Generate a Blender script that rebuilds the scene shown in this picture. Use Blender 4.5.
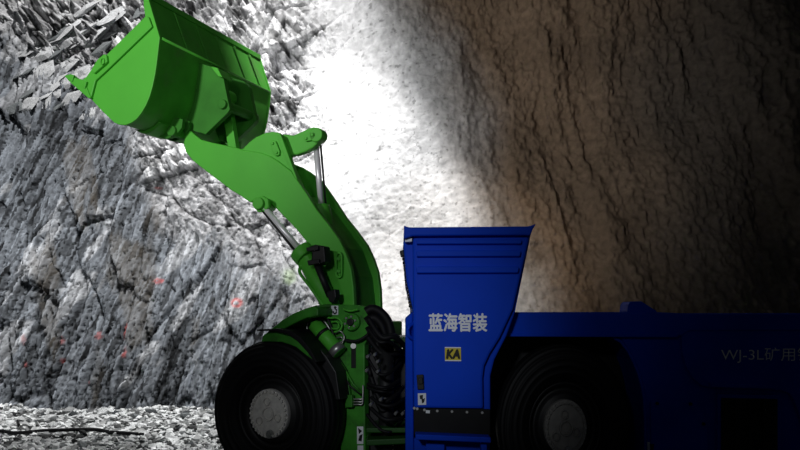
import bpy, bmesh, math, random
import numpy as np
from mathutils import Vector, Matrix

for o in list(bpy.data.objects):
    bpy.data.objects.remove(o, do_unlink=True)
S = bpy.context.scene
COL = S.collection
R = math.radians
random.seed(7)

# ---------------------------------------------------------------- camera
FPX = 800.0            # focal length in pixels of the 800 px wide frame
HOR = 312.0            # image row of the horizon
CAMZ = 1.61
cam_d = bpy.data.cameras.new('camera')
cam_d.sensor_width = 36.0
cam_d.lens = 36.0 * FPX / 800.0
cam_d.shift_y = (HOR - 225.0) / 800.0
cam_d.clip_end = 200
cam = bpy.data.objects.new('camera', cam_d)
cam.location = (0, 0, CAMZ)
cam.rotation_euler = (R(90), 0, 0)
COL.objects.link(cam)
S.camera = cam

# ---------------------------------------------------------------- world, exposure, lamps
w = bpy.data.worlds.new('mine_air')
w.use_nodes = True
w.node_tree.nodes['Background'].inputs[0].default_value = (0.75, 0.85, 1.0, 1)
w.node_tree.nodes['Background'].inputs[1].default_value = 0.013
S.world = w
S.view_settings.view_transform = 'Standard'
S.view_settings.look = 'None'
S.view_settings.exposure = 0.0
S.view_settings.gamma = 1.0
S.view_settings.use_curve_mapping = False


def spot(name, loc, target, power, angle, blend, size, color=(1, 1, 1)):
    d = bpy.data.lights.new(name, 'SPOT')
    d.energy = power
    d.spot_size = R(angle)
    d.spot_blend = blend
    d.shadow_soft_size = size
    d.color = color
    o = bpy.data.objects.new(name, d)
    o.location = loc
    o.rotation_euler = (Vector(target) - Vector(loc)).to_track_quat('-Z', 'Y').to_euler()
    COL.objects.link(o)
    return o


# unseen spots high behind the loader, washing the rock wall
spot('unseen_wall_spot', (-3.69, 10.0, 11.0), (-5.0, 11.95, 6.0), 2600, 102, 1.0, 0.10, (1.0, 0.99, 0.98))  # added to even out the brightness across the left rock
spot('unseen_wall_spot', (0.5, 10.0, 10.95), (-1.5, 11.93, 4.15), 3100, 51, 0.5, 0.10, (1.0, 0.99, 0.98))
spot('unseen_wall_spot', (-1.9, 10.4, 9.6), (-1.75, 13.7, 6.4), 950, 47, 0.9, 0.10, (1.0, 0.99, 0.98))  # added to whiten the top of the sprayed concrete
# unseen spot added off to the left, raking relief out of the rock face
spot('added_side_spot', (-10.5, 8.4, 4.6), (-6.4, 12.4, 2.6), 1550, 56, 1.0, 0.08, (0.97, 0.99, 1.0))
# flood light on a stand to the left, reaching the raised bucket and the boom
spot('stand_flood_light', (-6.2, -0.6, 4.8), (-2.5, 8.0, 4.9), 2450, 43, 1.0, 0.3, (1.0, 1.0, 1.0))
# faint warm fill added out of view, lighting the brown wall
spot('warm_fill_spot', (0.6, 9.4, 9.5), (1.0, 12.5, 2.9), 560, 34, 1.0, 0.1, (1.0, 0.82, 0.62))
# unseen fill spots added behind the camera to lift bucket, boom and cab
spot('fill_spot', (-2.5, -3.0, 4.4), (-0.7, 8.0, 3.0), 320, 42, 1.0, 0.3, (0.95, 0.97, 1.0))
spot('fill_spot', (1.5, -3.0, 4.4), (-1.9, 8.6, 4.3), 480, 25, 1.0, 0.3, (0.95, 0.97, 1.0))
spot('fill_spot', (-2.0, -3.0, 4.0), (-0.02, 6.3, 1.5), 880, 15.5, 1.0, 0.3, (0.9, 0.95, 1.0))


# ---------------------------------------------------------------- materials
def mat(name, color, rough=0.5, metal=0.0, var=0.12, nscale=6.0, bump=0.0, bscale=60.0, spec=0.5, dark=None, dark_amt=0.0, attr=None):
    m = bpy.data.materials.new(name)
    m.use_nodes = True
    nt = m.node_tree
    b = nt.nodes['Principled BSDF']
    b.inputs['Roughness'].default_value = rough
    b.inputs['Metallic'].default_value = metal
    b.inputs['Specular IOR Level'].default_value = spec
    tc = nt.nodes.new('ShaderNodeTexCoord')
    n = nt.nodes.new('ShaderNodeTexNoise')
    n.inputs['Scale'].default_value = nscale
    n.inputs['Detail'].default_value = 6
    nt.links.new(tc.outputs['Object'], n.inputs['Vector'])
    mr = nt.nodes.new('ShaderNodeMapRange')
    mr.inputs[1].default_value = 0.3
    mr.inputs[2].default_value = 0.7
    mr.inputs[3].default_value = 1 - var
    mr.inputs[4].default_value = 1 + var
    nt.links.new(n.outputs['Fac'], mr.inputs[0])
    mx = nt.nodes.new('ShaderNodeVectorMath')
    mx.operation = 'SCALE'
    if attr:
        a = nt.nodes.new('ShaderNodeAttribute')
        a.attribute_name = attr
        nt.links.new(a.outputs['Color'], mx.inputs[0])
    else:
        mx.inputs[0].default_value = color
    nt.links.new(mr.outputs[0], mx.inputs['Scale'])
    out = mx.outputs[0]
    if dark is not None:
        n2 = nt.nodes.new('ShaderNodeTexNoise')
        n2.inputs['Scale'].default_value = nscale * 0.6
        n2.inputs['Detail'].default_value = 8
        n2.inputs['Roughness'].default_value = 0.7
        nt.links.new(tc.outputs['Object'], n2.inputs['Vector'])
        r2 = nt.nodes.new('ShaderNodeMapRange')
        r2.inputs[1].default_value = 0.62 - dark_amt * 0.3
        r2.inputs[2].default_value = 0.75 - dark_amt * 0.2
        nt.links.new(n2.outputs['Fac'], r2.inputs[0])
        mm = nt.nodes.new('ShaderNodeMix')
        mm.data_type = 'RGBA'
        nt.links.new(r2.outputs[0], mm.inputs[0])
        nt.links.new(out, mm.inputs[6])
        mm.inputs[7].default_value = (*dark, 1)
        out = mm.outputs[2]
    nt.links.new(out, b.inputs['Base Color'])
    if bump > 0:
        n3 = nt.nodes.new('ShaderNodeTexNoise')
        n3.inputs['Scale'].default_value = bscale
        n3.inputs['Detail'].default_value = 5
        nt.links.new(tc.outputs['Object'], n3.inputs['Vector'])
        bp = nt.nodes.new('ShaderNodeBump')
        bp.inputs['Strength'].default_value = bump
        bp.inputs['Distance'].default_value = 0.02
        nt.links.new(n3.outputs['Fac'], bp.inputs['Height'])
        nt.links.new(bp.outputs[0], b.inputs['Normal'])
    return m


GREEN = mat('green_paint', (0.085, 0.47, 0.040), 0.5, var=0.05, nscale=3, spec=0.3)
GREEN_BACK = mat('scuffed_shaded_green_paint', (0.065, 0.36, 0.032), 0.55, var=0.18, nscale=4, spec=0.3, dark=(0.10, 0.27, 0.06), dark_amt=0.25)  # scuffs, on a base green darkened for the unlit bucket back
GREEN_DIRTY_SHADED = mat('grimy_shaded_green_paint', (0.038, 0.25, 0.019), 0.5, var=0.25, nscale=7, spec=0.35, dark=(0.02, 0.06, 0.015), dark_amt=0.35)  # grime, with the base green also lowered for weak light low down
GREEN_SHADED = mat('shaded_green_paint', (0.036, 0.20, 0.02), 0.6, var=0.18, nscale=4, spec=0.2)  # same green darkened: shade on the bucket-back brackets painted into the colour
GREEN_DEEP_SHADE = mat('deep_shade_green_paint', (0.012, 0.07, 0.008), 0.5, var=0.2, nscale=6, spec=0.3)  # green taken nearly to black, painting in the shade at the hinge
BLUE = mat('blue_paint', (0.003, 0.055, 0.62), 0.5, var=0.06, nscale=3, spec=0.1)
BLUE_DARK = mat('darker_blue_paint', (0.004, 0.05, 0.55), 0.7, var=0.10, nscale=3, spec=0.08)  # a little darker and rougher than the cab blue
RUBBER = mat('black_rubber', (0.005, 0.005, 0.006), 0.6, var=0.2, nscale=10, spec=0.22)
BLACK = mat('black_steel', (0.010, 0.010, 0.011), 0.5, var=0.3, nscale=15, spec=0.35)
HUB_SHADED = mat('shaded_hub_paint', (0.32, 0.31, 0.29), 0.6, var=0.15, nscale=20, spec=0.2)  # hub grey darkened to paint in the dim light at the rear wheel
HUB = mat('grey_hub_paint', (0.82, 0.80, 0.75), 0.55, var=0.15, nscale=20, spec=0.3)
CHROME = mat('chrome_rod', (0.80, 0.80, 0.82), 0.35, metal=0.3, var=0.03)
STEEL = mat('bare_steel', (0.45, 0.45, 0.44), 0.4, metal=0.8, var=0.1)
WHITE = mat('white_vinyl', (0.75, 0.78, 0.82), 0.5, var=0.03)
DIMINK = mat('dull_grey_vinyl', (0.92, 0.92, 0.95), 0.6, var=0.03)
GREYINK = mat('grey_vinyl', (0.85, 0.88, 0.95), 0.5, var=0.03)
YELLOW = mat('yellow_vinyl', (0.62, 0.50, 0.02), 0.5, var=0.05)
ROCKV = mat('tunnel_rock', (0.5, 0.5, 0.5), 0.85, var=0.22, nscale=9, bump=0.35, bscale=28, spec=0.2, attr='tone')
STONE_L = mat('pale_stone', (0.58, 0.59, 0.60), 0.85, var=0.3, nscale=8, bump=0.4, bscale=30, spec=0.2)
STONE_M = mat('grey_stone', (0.20, 0.215, 0.22), 0.85, var=0.3, nscale=8, bump=0.4, bscale=30, spec=0.2)
STONE_D = mat('dark_stone', (0.05, 0.055, 0.06), 0.8, var=0.3, nscale=8, bump=0.4, bscale=30, spec=0.25)


# ---------------------------------------------------------------- helpers
def deco(o, label=None, cat=None, group=None, kind=None):
    if label: o['label'] = label
    if cat: o['category'] = cat
    if group: o['group'] = group
    if kind: o['kind'] = kind
    return o


class MB:
    """collects solids in world coordinates, then links them as ONE mesh object"""
    def __init__(s):
        s.v = []
        s.f = []
        s.sm = []

    def add(s, verts, faces, smooth=False):
        k = len(s.v)
        s.v += [tuple(p) for p in verts]
        for f in faces:
            s.f.append(tuple(i + k for i in f))
            s.sm.append(smooth)
        return s

    def loft(s, A, B, smooth=False, caps=True):
        n = len(A)
        fs = [(i, (i + 1) % n, n + (i + 1) % n, n + i) for i in range(n)]
        s.add(list(A) + list(B), fs, smooth)
        if caps:
            s.add(A, [tuple(range(n))[::-1]])
            s.add(B, [tuple(range(n))])
        return s

    def tube(s, pts, r, n=10, caps=True):
        pts = [Vector(p) for p in pts]
        rings = []
        up = Vector((0.123, 0.2, 1)).normalized()
        for i, p in enumerate(pts):
            d = (pts[min(i + 1, len(pts) - 1)] - pts[max(i - 1, 0)]).normalized()
            x = d.cross(up)
            if x.length < 1e-3: x = d.cross(Vector((1, 0, 0)))
            x.normalize()
            y = d.cross(x)
            rr = r[i] if isinstance(r, (list, tuple)) else r
            rings.append([p + x * (rr * math.cos(2 * math.pi * k / n)) + y * (rr * math.sin(2 * math.pi * k / n)) for k in range(n)])
        vs = [q for g in rings for q in g]
        fs = []
        for i in range(len(rings) - 1):
            for k in range(n):
                fs.append((i * n + k, i * n + (k + 1) % n, (i + 1) * n + (k + 1) % n, (i + 1) * n + k))
        s.add(vs, fs, True)
        if caps:
            s.add(rings[0], [tuple(range(n))])
            s.add(rings[-1], [tuple(range(n))])
        return s

    def build(s, name, m, parent=None, bevel=0.0, seg=2, label=None, kind=None):
        org = Vector(parent.matrix_world.translation) if parent else Vector((0, 0, 0))
        me = bpy.data.meshes.new(name)
        me.from_pydata([tuple(Vector(p) - org) for p in s.v], [], s.f)
        for p, q in zip(me.polygons, s.sm): p.use_smooth = q
        bm = bmesh.new()
        bm.from_mesh(me)
        bmesh.ops.remove_doubles(bm, verts=bm.verts, dist=1e-5)
        bmesh.ops.recalc_face_normals(bm, faces=bm.faces)
        bm.to_mesh(me)
        bm.free()
        me.materials.append(m)
        o = bpy.data.objects.new(name, me)
        COL.objects.link(o)
        if parent:
            o.parent = parent
            o.matrix_parent_inverse = Matrix.Identity(4)
        if bevel:
            b = o.modifiers.new('edge', 'BEVEL')
            b.width = bevel
            b.segments = seg
            b.limit_method = 'ANGLE'
            b.angle_limit = R(35)
        deco(o, label=label, kind=kind)
        return o


# front half of the loader: a frame turned by PHI; a = rearward, w = away from the near side
PHI = R(21.5)
U = Vector((math.cos(PHI), -math.sin(PHI), 0))
V = Vector((math.sin(PHI), math.cos(PHI), 0))
YF = 7.3
P0 = Vector(((268 - 400) / FPX * YF, YF, 0))
HUBZ_F = CAMZ + (HOR - 414) / FPX * YF


def F(x, y, wd):
    """point of the near-side plane at depth wd of the front half that lies on image point (x, y)"""
    k = (x - 400) / FPX
    B = P0 + V * wd
    a = (k * B.y - B.x) / (U.x - k * U.y)
    p = B + U * a
    p.z = CAMZ + (HOR - y) / FPX * p.y
    return p


def Fp(pts, w0, w1):
    A = [F(x, y, w0) for x, y in pts]
    return A, [p + V * (w1 - w0) for p in A]


def Q(x, y, Y):
    """point at distance Y for the rear half, which stands square to the camera"""
    return Vector(((x - 400) / FPX * Y, Y, CAMZ + (HOR - y) / FPX * Y))


def Qp(pts, Y0, Y1):
    A = [Q(x, y, Y0) for x, y in pts]
    return A, [p + Vector((0, Y1 - Y0, 0)) for p in A]


def arc(cx, cy, rx, ry, a0, a1, n):
    return [(cx + rx * math.cos(R(a0 + (a1 - a0) * i / n)), cy + ry * math.sin(R(a0 + (a1 - a0) * i / n))) for i in range(n + 1)]


def smooth_path(pts, n=8):
    pts = [Vector(p) for p in pts]
    out = []
    P = [pts[0]] + pts + [pts[-1]]
    for i in range(1, len(P) - 2):
        for k in range(n):
            t = k / n
            a, b, c, d = P[i - 1], P[i], P[i + 1], P[i + 2]
            out.append(0.5 * ((2 * b) + (c - a) * t + (2 * a - 5 * b + 4 * c - d) * t * t + (3 * b - a - 3 * c + d) * t ** 3))
    out.append(pts[-1])
    return out


# ---------------------------------------------------------------- the tunnel wall
def hsh(i, j, s):
    h = (i.astype(np.int64) * 374761393 + j.astype(np.int64) * 668265263 + s * 1442695041) & 0xFFFFFFFF
    h = ((h ^ (h >> 13)) * 1274126177) & 0xFFFFFFFF
    h = (h ^ (h >> 16)) & 0xFFFFFF
    return h.astype(np.float64) / 0xFFFFFF


def vnoise(x, y, s):
    i = np.floor(x); j = np.floor(y)
    fx = x - i; fy = y - j
    fx = fx * fx * fx * (fx * (fx * 6 - 15) + 10); fy = fy * fy * fy * (fy * (fy * 6 - 15) + 10)
    a = hsh(i, j, s); b = hsh(i + 1, j, s); c = hsh(i, j + 1, s); d = hsh(i + 1, j + 1, s)
    return (a + (b - a) * fx + (c - a) * fy + (a - b - c + d) * fx * fy) * 2 - 1


def fbm(x, y, s, o=4, g=0.5):
    t = 0; am = 1
    for k in range(o):
        t = t + am * vnoise(x, y, s + k * 17)
        x = x * 2.03 + 5.1; y = y * 2.03 + 3.7; am *= g
    return t


def worley(x, y, s):
    i0 = np.floor(x); j0 = np.floor(y)
    f1 = np.full(x.shape, 9.0); f2 = np.full(x.shape, 9.0)
    bi = np.zeros(x.shape); bj = np.zeros(x.shape); bx = np.zeros(x.shape); by = np.zeros(x.shape)
    for di in (-1, 0, 1):
        for dj in (-1, 0, 1):
            i = i0 + di; j = j0 + dj
            dx = x - (i + 0.1 + 0.8 * hsh(i, j, s)); dy = y - (j + 0.1 + 0.8 * hsh(i, j, s + 1))
            d = np.sqrt(dx * dx + dy * dy)
            n = d < f1
            f2 = np.where(n, f1, np.minimum(f2, d))
            bi = np.where(n, i, bi); bj = np.where(n, j, bj); bx = np.where(n, dx, bx); by = np.where(n, dy, by)
            f1 = np.where(n, d, f1)
    return f1, f2, bi, bj, bx, by


def sstep(a, b, x):
    t = np.clip((x - a) / (b - a), 0, 1)
    return t * t * (3 - 2 * t)


def blocks(x, z, ang, la, lb, amp, tilt, crack, seed):
    c, s = math.cos(R(ang)), math.sin(R(ang))
    wx = x + 0.4 * lb * fbm(x / la, z / la, seed + 50, 2); wz = z + 0.08 * la * fbm(x / la + 9, z / la, seed + 60, 2)
    p = (c * wx + s * wz) / la; q = (-s * wx + c * wz) / lb
    f1, f2, bi, bj, bx, by = worley(p, q, seed)
    d = amp * (hsh(bi, bj, seed + 3) - 0.5) * 2
    d = d + tilt * (bx * (hsh(bi, bj, seed + 4) - 0.5) * 2 + by * (hsh(bi, bj, seed + 5) * 1.6 - 0.3))
    joint = 1 - sstep(0.02, 0.10, f2 - f1)
    d = d - 1.6 * crack * joint
    return d, hsh(bi, bj, seed + 7) * (1 - 0.75 * joint)


def wall_base(X, Z):
    """the wall leans back: its foot stands nearest, the upper part recedes towards the roof"""
    return 11.65 + 0.5 * np.where(Z < 4, Z, 4 + 1.5 * (1 - np.exp(-np.clip(Z - 4, 0, 9) / 1.5))) - 0.035 * np.clip(X - 1.5, 0, 99) ** 2


def wall_surface(X, Z):
    Yb = 11.65 + 0.5 * np.where(Z < 4, Z, 4 + 1.5 * (1 - np.exp(-np.clip(Z - 4, 0, 9) / 1.5)))
    px = 400 + FPX * X / Yb; py = 312 - FPX * (Z - CAMZ) / Yb       # image pixel coordinates projected onto the wall, about 16 mm a step
    n1 = fbm(X * 0.55, Z * 0.55, 3, 4); n2 = fbm(X * 1.3 + 7, Z * 1.3, 23, 3)
    # what the face is made of
    shot = sstep(-45, 45, (px - 288 - 62 * sstep(170, 250, py) - 45 * sstep(260, 300, py)) + 0.20 * (py - 120) * (py < 120) + 42 * n1 + 22 * n2)
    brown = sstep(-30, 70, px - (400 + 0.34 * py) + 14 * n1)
    slate = sstep(-40, 40, (150 - px) + 0.62 * (py - 140) - 0.55 * np.clip(150 - py, 0, 200) + 40 * n1 + 20 * n2) * (1 - shot)
    scaly = sstep(0, 60, py - 130 + 30 * n2) * (1 - slate) * (1 - shot)
    blocky = np.clip(1 - slate - scaly - shot, 0, 1)
    low = sstep(270, 330, py + 20 * n2)
    D = np.zeros_like(X)
    b1, r1 = blocks(X, Z, 32, 1.25, 0.50, 0.20, 0.26, 0.10, 101)
    b2, r2 = blocks(X, Z, -58, 0.42, 0.13, 0.06, 0.085, 0.03, 131)
    b3, r3 = blocks(X, Z, -50, 0.14, 0.055, 0.018, 0.028, 0.008, 151)
    D += blocky * (b1 + b2 * 1.5 + b3 * 1.6)
    s1, q1 = blocks(X, Z, 88, 1.6, 0.40, 0.08, 0.13, 0.05, 201)
    s2, q2 = blocks(X, Z, 84, 0.8, 0.075, 0.022, 0.038, 0.012, 231)
    s3, q3 = blocks(X, Z, 77, 0.24, 0.032, 0.009, 0.016, 0.005, 251)
    D += slate * (s1 * 0.8 + s2 * 1.7 + s3 * 2.0 + low * (s2 * 0.8 + s3 * 1.2))
    c1, t1 = blocks(X, Z, -40, 0.9, 0.45, 0.09, 0.14, 0.05, 301)
    c2, t2 = blocks(X, Z, -66, 0.20, 0.085, 0.022, 0.050, 0.010, 331)
    c3, t3 = blocks(X, Z, -30, 0.07, 0.04, 0.006, 0.012, 0.003, 351)
    D += scaly * (c1 * 0.9 + c2 * 1.6 + c3 * 1.8)
    # sprayed concrete: soft swells, lumps and fine grit
    sw = 0.13 * fbm(X * 0.6 + 3, Z * 0.45, 401, 3)
    d1, g1 = blocks(X, Z, 20, 0.40, 0.22, 0.008, 0.028, 0.006, 421)
    grit = 0.010 * fbm(X * 9, Z * 9, 431, 3) + 0.007 * np.abs(fbm(X * 26, Z * 22, 441, 2))
    D += shot * (1 - brown) * (0.75 * sw + d1 * 0.6 + 1.0 * grit)
    folds = 0.13 * fbm(X * 1.15 + 0.15 * Z, Z * 0.28, 461, 3)
    groove = -0.22 * np.clip(fbm(X * 1.7 + 0.25 * Z + 2.2, Z * 0.35 + 4, 475, 3) - 0.22, 0, 1)
    D += shot * brown * (sw * 0.5 + folds + groove + 1.1 * grit + 0.040 * fbm(X * 13, Z * 7.5, 481, 2))
    D += 0.22 * fbm(X * 0.3, Z * 0.3, 11, 2)
    # colour of the rock; its right end is darkened like fading light
    def mixc(a, b, t): return a + (b - a) * t[..., None]
    one = np.ones(X.shape + (3,))
    cb = one * np.array([0.50, 0.50, 0.51]) * (0.08 + 0.45 * r1 + 1.0 * r2 + 1.3 * (r3 - 0.4)).clip(0.06, 1.9)[..., None]
    cs = one * np.array([0.15, 0.163, 0.182]) * (0.2 + 0.5 * q1 + 0.8 * q2 + 1.2 * (q3 - 0.42)).clip(0.07, 3)[..., None]
    vein = sstep(0.45, 0.75, fbm(X * 2.2 - 0.9 * Z, Z * 1.1, 511, 4) + 0.35 * n2)
    cs = mixc(cs, one * np.array([0.42, 0.43, 0.45]) * (0.4 + q3)[..., None], vein * 0.8)
    rust = sstep(0.45, 0.8, fbm(X * 1.6 + 0.4 * Z, Z * 0.5, 521, 4))
    cs = mixc(cs, one * np.array([0.17, 0.145, 0.115]), rust * 0.3)
    cc = one * np.array([0.33, 0.33, 0.34]) * (0.45 + 0.4 * t1 + 0.75 * t2 + 1.0 * (t3 - 0.42)).clip(0.06, 2.3)[..., None]
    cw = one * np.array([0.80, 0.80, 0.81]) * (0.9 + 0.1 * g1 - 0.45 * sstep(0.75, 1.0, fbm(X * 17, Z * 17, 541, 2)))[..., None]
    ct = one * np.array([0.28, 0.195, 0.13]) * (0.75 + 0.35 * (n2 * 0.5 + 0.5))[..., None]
    ct = mixc(ct, one * np.array([0.12, 0.105, 0.09]), sstep(560, 720, px + 25 * n1) * 0.8)  # light falling off to the right, painted in as darker grey
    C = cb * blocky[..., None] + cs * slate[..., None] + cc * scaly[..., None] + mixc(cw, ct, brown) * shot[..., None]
    # red survey paint and a soft green patch on the rock
    for qx, qy, rx, ry in ((157, 281, 4.5, 3), (237, 303, 5, 3.5)):
        e = np.sqrt(((px - qx) / rx) ** 2 + ((py - qy) / ry) ** 2) + 0.25 * fbm(X * 12, Z * 12, 601, 2)
        C = mixc(C, one * np.array([0.62, 0.10, 0.09]), (sstep(1.45, 0.9, e) * sstep(0.3, 0.7, e)) * 0.6)
    for qx, qy, rx, ry in ((26, 338, 2, 7), (66, 338, 2.2, 5), (65, 362, 2.5, 4), (28, 365, 3, 4), (101, 335, 2, 4), (127, 330, 2, 8), (129, 352, 1.8, 6), (94, 381, 1.6, 4), (157, 187, 5, 1.4)):
        e = np.sqrt(((px - qx) / rx) ** 2 + ((py - qy) / ry) ** 2) + 0.5 * fbm(X * 9, Z * 9, 611, 3)
        C = mixc(C, one * np.array([0.55, 0.09, 0.08]), sstep(1.2, 0.5, e) * 0.4)
    e = np.sqrt(((px - 287) / 9) ** 2 + ((py - 276) / 13) ** 2) + 0.3 * fbm(X * 6, Z * 6, 621, 3)
    C = mixc(C, one * np.array([0.30, 0.42, 0.20]), sstep(1.2, 0.2, e) * 0.5)
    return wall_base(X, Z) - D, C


def grid_mesh(name, P, C, m):
    ny, nx = P.shape[:2]
    me = bpy.data.meshes.new(name)
    idx = np.arange(nx * ny).reshape(ny, nx)
    q = np.stack([idx[:-1, :-1], idx[:-1, 1:], idx[1:, 1:], idx[1:, :-1]], -1).reshape(-1, 4)
    me.vertices.add(nx * ny)
    me.vertices.foreach_set('co', P.reshape(-1).astype(np.float32))
    me.loops.add(q.size)
    me.loops.foreach_set('vertex_index', q.reshape(-1).astype(np.int32))
    me.polygons.add(len(q))
    me.polygons.foreach_set('loop_start', np.arange(0, q.size, 4, dtype=np.int32))
    me.update(calc_edges=True)
    at = me.attributes.new('tone', 'FLOAT_COLOR', 'POINT')
    C4 = np.concatenate([np.clip(C, 0, 1), np.ones(C.shape[:2] + (1,))], -1)
    at.data.foreach_set('color', C4.reshape(-1).astype(np.float32))
    me.materials.append(m)
    o = bpy.data.objects.new(name, me)
    COL.objects.link(o)
    return o


xs = np.arange(-9.0, 9.01, 0.0185)
zs = np.arange(-0.3, 8.6, 0.0185)
GX, GZ = np.meshgrid(xs, zs)
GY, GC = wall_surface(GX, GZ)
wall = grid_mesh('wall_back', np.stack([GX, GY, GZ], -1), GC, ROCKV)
deco(wall, label='rough rock and sprayed concrete tunnel wall behind the loader', kind='structure')


def wall_y(x, z):
    j = int(np.clip(round((x - xs[0]) / 0.0185), 0, len(xs) - 1)); i = int(np.clip(round((z - zs[0]) / 0.0185), 0, len(zs) - 1))
    return float(GY[i, j])


# ---------------------------------------------------------------- the floor
def floor_z(X, Y):
    X = np.asarray(X, float); Y = np.asarray(Y, float)
    rise = 0.225 * sstep(9.2, 12.2, Y)
    return rise + 0.03 * fbm(X * 0.9, Y * 0.9, 701, 3) * sstep(8.4, 9.4, Y) + (0.028 * fbm(X * 5, Y * 5, 711, 3) + 0.012 * np.abs(fbm(X * 17, Y * 17, 721, 2))) * sstep(8.6, 9.4, Y) - 0.004


fx = np.arange(-8.6, 8.61, 0.035)
fy = np.arange(-4.0, 13.0, 0.035)
HX, HY = np.meshgrid(fx, fy)
HZ = floor_z(HX, HY)
nC = fbm(HX * 3, HY * 3, 731, 4)
FC = np.ones(HX.shape + (3,)) * np.array([0.30, 0.305, 0.305]) * (1 + 0.5 * nC)[..., None]
floor = grid_mesh('floor', np.stack([HX, HY, HZ], -1), FC, ROCKV)
deco(floor, label='muck covered tunnel floor', kind='structure')


# ---------------------------------------------------------------- stones
def stone_mesh(name, seed, flat, m):
    rnd = random.Random(seed)
    bm = bmesh.new()
    for i in range(11):
        d = Vector((rnd.gauss(0, 1), rnd.gauss(0, 1), rnd.gauss(0, 1))).normalized()
        bm.verts.new((d.x, d.y * rnd.uniform(0.6, 0.9), d.z * flat))
    r = bmesh.ops.convex_hull(bm, input=bm.verts)
    dead = list({e for e in r['geom_interior'] + r['geom_unused'] if isinstance(e, bmesh.types.BMVert) and e.is_valid})
    if dead: bmesh.ops.delete(bm, geom=dead, context='VERTS')
    me = bpy.data.meshes.new(name)
    bm.to_mesh(me)
    bm.free()
    me.materials.append(m)
    return me


CHIPS = [stone_mesh('rock_chip', 900 + k, random.uniform(0.35, 0.7), (STONE_L, STONE_L, STONE_M, STONE_M, STONE_D)[k % 5]) for k in range(15)]
rnd = random.Random(5)
CABLE_PX = ((-30, 430), (0, 431), (17, 433), (49, 430.5), (93, 429.5), (110, 432), (143, 434.5))
spots = []
for _try in range(6000):
    if len(spots) >= 150: break
    Y = rnd.uniform(9.35, 11.25)
    px = rnd.uniform(-8, 222)
    X = (px - 400) / FPX * Y
    sz = rnd.choice((0.06, 0.07, 0.08, 0.095, 0.12))
    row_px = 312 + FPX * (CAMZ - float(floor_z(X, Y))) / Y
    if px < 165 and abs(row_px - 431.5) < 8.5: continue
    if px < 40 and row_px < 440 and px > 0: continue
    if all((X - a) ** 2 + (Y - b) ** 2 > (1.12 * (sz + c)) ** 2 for a, b, c in spots):
        spots.append((X, Y, sz))
from collections import Counter
made, seen_labels = [], Counter()
for X, Y, sz in spots:
    k = rnd.randrange(15)
    o = bpy.data.objects.new('rock_chip', CHIPS[k])
    o.location = (X, Y, float(floor_z(X, Y)) + sz * 0.22)
    o.rotation_euler = (rnd.uniform(-0.4, 0.4), rnd.uniform(-0.4, 0.4), rnd.uniform(0, 6.28))
    o.scale = (sz * rnd.choice((0.85, 1.05, 1.5)), sz * rnd.uniform(0.8, 1.1), sz * rnd.choice((0.6, 1.1)))
    COL.objects.link(o)
    tone = ('pale', 'pale', 'grey', 'grey', 'dark')[k % 5]
    size = 'big' if sz > 0.09 else ('middling' if sz > 0.065 else 'small')
    form = 'long' if o.scale[0] > 1.35 * o.scale[1] else ('flat' if o.scale[2] < 0.75 * sz else 'chunky')
    row = 'near the wall foot' if Y > 10.85 else ('behind the cable line' if Y > 10.2 else 'in front of the cable line')
    made.append((400 + FPX * X / Y, o, '%s %s %s rock chip %s' % (size, form, tone, row)))
ORD = 'first second third fourth fifth sixth seventh eighth ninth tenth eleventh twelfth'.split()
for px, o, text in sorted(made, key=lambda q: -q[0]):
    n = sum(1 for q in made if q[2] == text)
    if n > 1:
        text2 = text + ', %s from the wheel' % ORD[min(seen_labels[text], 11)]
    else:
        text2 = 'the only ' + text
    seen_labels[text] += 1
    deco(o, text2, 'rock', 'loose rock chips on the floor')

vs, fs, tn = [], [], []
src = [(np.array([v.co[:] for v in me.vertices]), [tuple(p.vertices) for p in me.polygons]) for me in CHIPS[:8]]
for _ in range(7000):
    co, fc = rnd.choice(src)
    Y = rnd.uniform(9.0, 12.2)
    X = (rnd.uniform(-60, 330) - 400) / FPX * Y
    sz = rnd.choice((0.018, 0.026, 0.036, 0.05, 0.07))
    M = np.array((Matrix.Rotation(rnd.uniform(0, 6.28), 3, 'Z') @ Matrix.Rotation(rnd.uniform(-0.8, 0.8), 3, 'X')))
    P = co @ M.T * sz + np.array([X, Y, float(floor_z(X, Y)) + sz * 0.25])
    k = len(vs)
    vs += P.tolist()
    fs += [tuple(i + k for i in f) for f in fc]
    c = rnd.choice((0.85, 0.8, 0.7, 0.5, 0.3, 0.08))
    tn += [(c * 0.98, c, c * 1.01, 1)] * len(co)
me = bpy.data.meshes.new('fine_rubble')
me.from_pydata(vs, [], fs)
at = me.attributes.new('tone', 'FLOAT_COLOR', 'POINT')
at.data.foreach_set('color', np.array(tn, dtype=np.float32).reshape(-1))
me.materials.append(ROCKV)
o = bpy.data.objects.new('fine_rubble', me)
COL.objects.link(o)
o.parent = floor
deco(o, kind='stuff')

# slabs standing proud of the fractured upper part of the wall, laid along its bedding
SLABS = [stone_mesh('rock_slab', 950 + k, random.uniform(0.22, 0.4), (STONE_L, STONE_L, STONE_M)[k % 3]) for k in range(9)]
for k in range(90):
    ux_, uy_ = rnd.uniform(-5, 150), rnd.uniform(-5, 115)
    X, Z = (ux_ - 400) * 0.0172, CAMZ + (312 - uy_) * 0.0172
    o = bpy.data.objects.new('rock_slab', SLABS[rnd.randrange(9)])
    L_ = rnd.uniform(0.10, 0.26)
    o.scale = (L_ * rnd.uniform(1.0, 1.8), L_ * 0.8, L_ * rnd.uniform(0.5, 0.9))
    o.location = (X, wall_y(X, Z) + 0.02, Z)
    o.rotation_euler = (R(-27 + rnd.uniform(60, 110)), R(-32 + rnd.uniform(-8, 8)), R(rnd.uniform(-6, 6)))
    COL.objects.link(o)
    o.parent = wall

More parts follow.
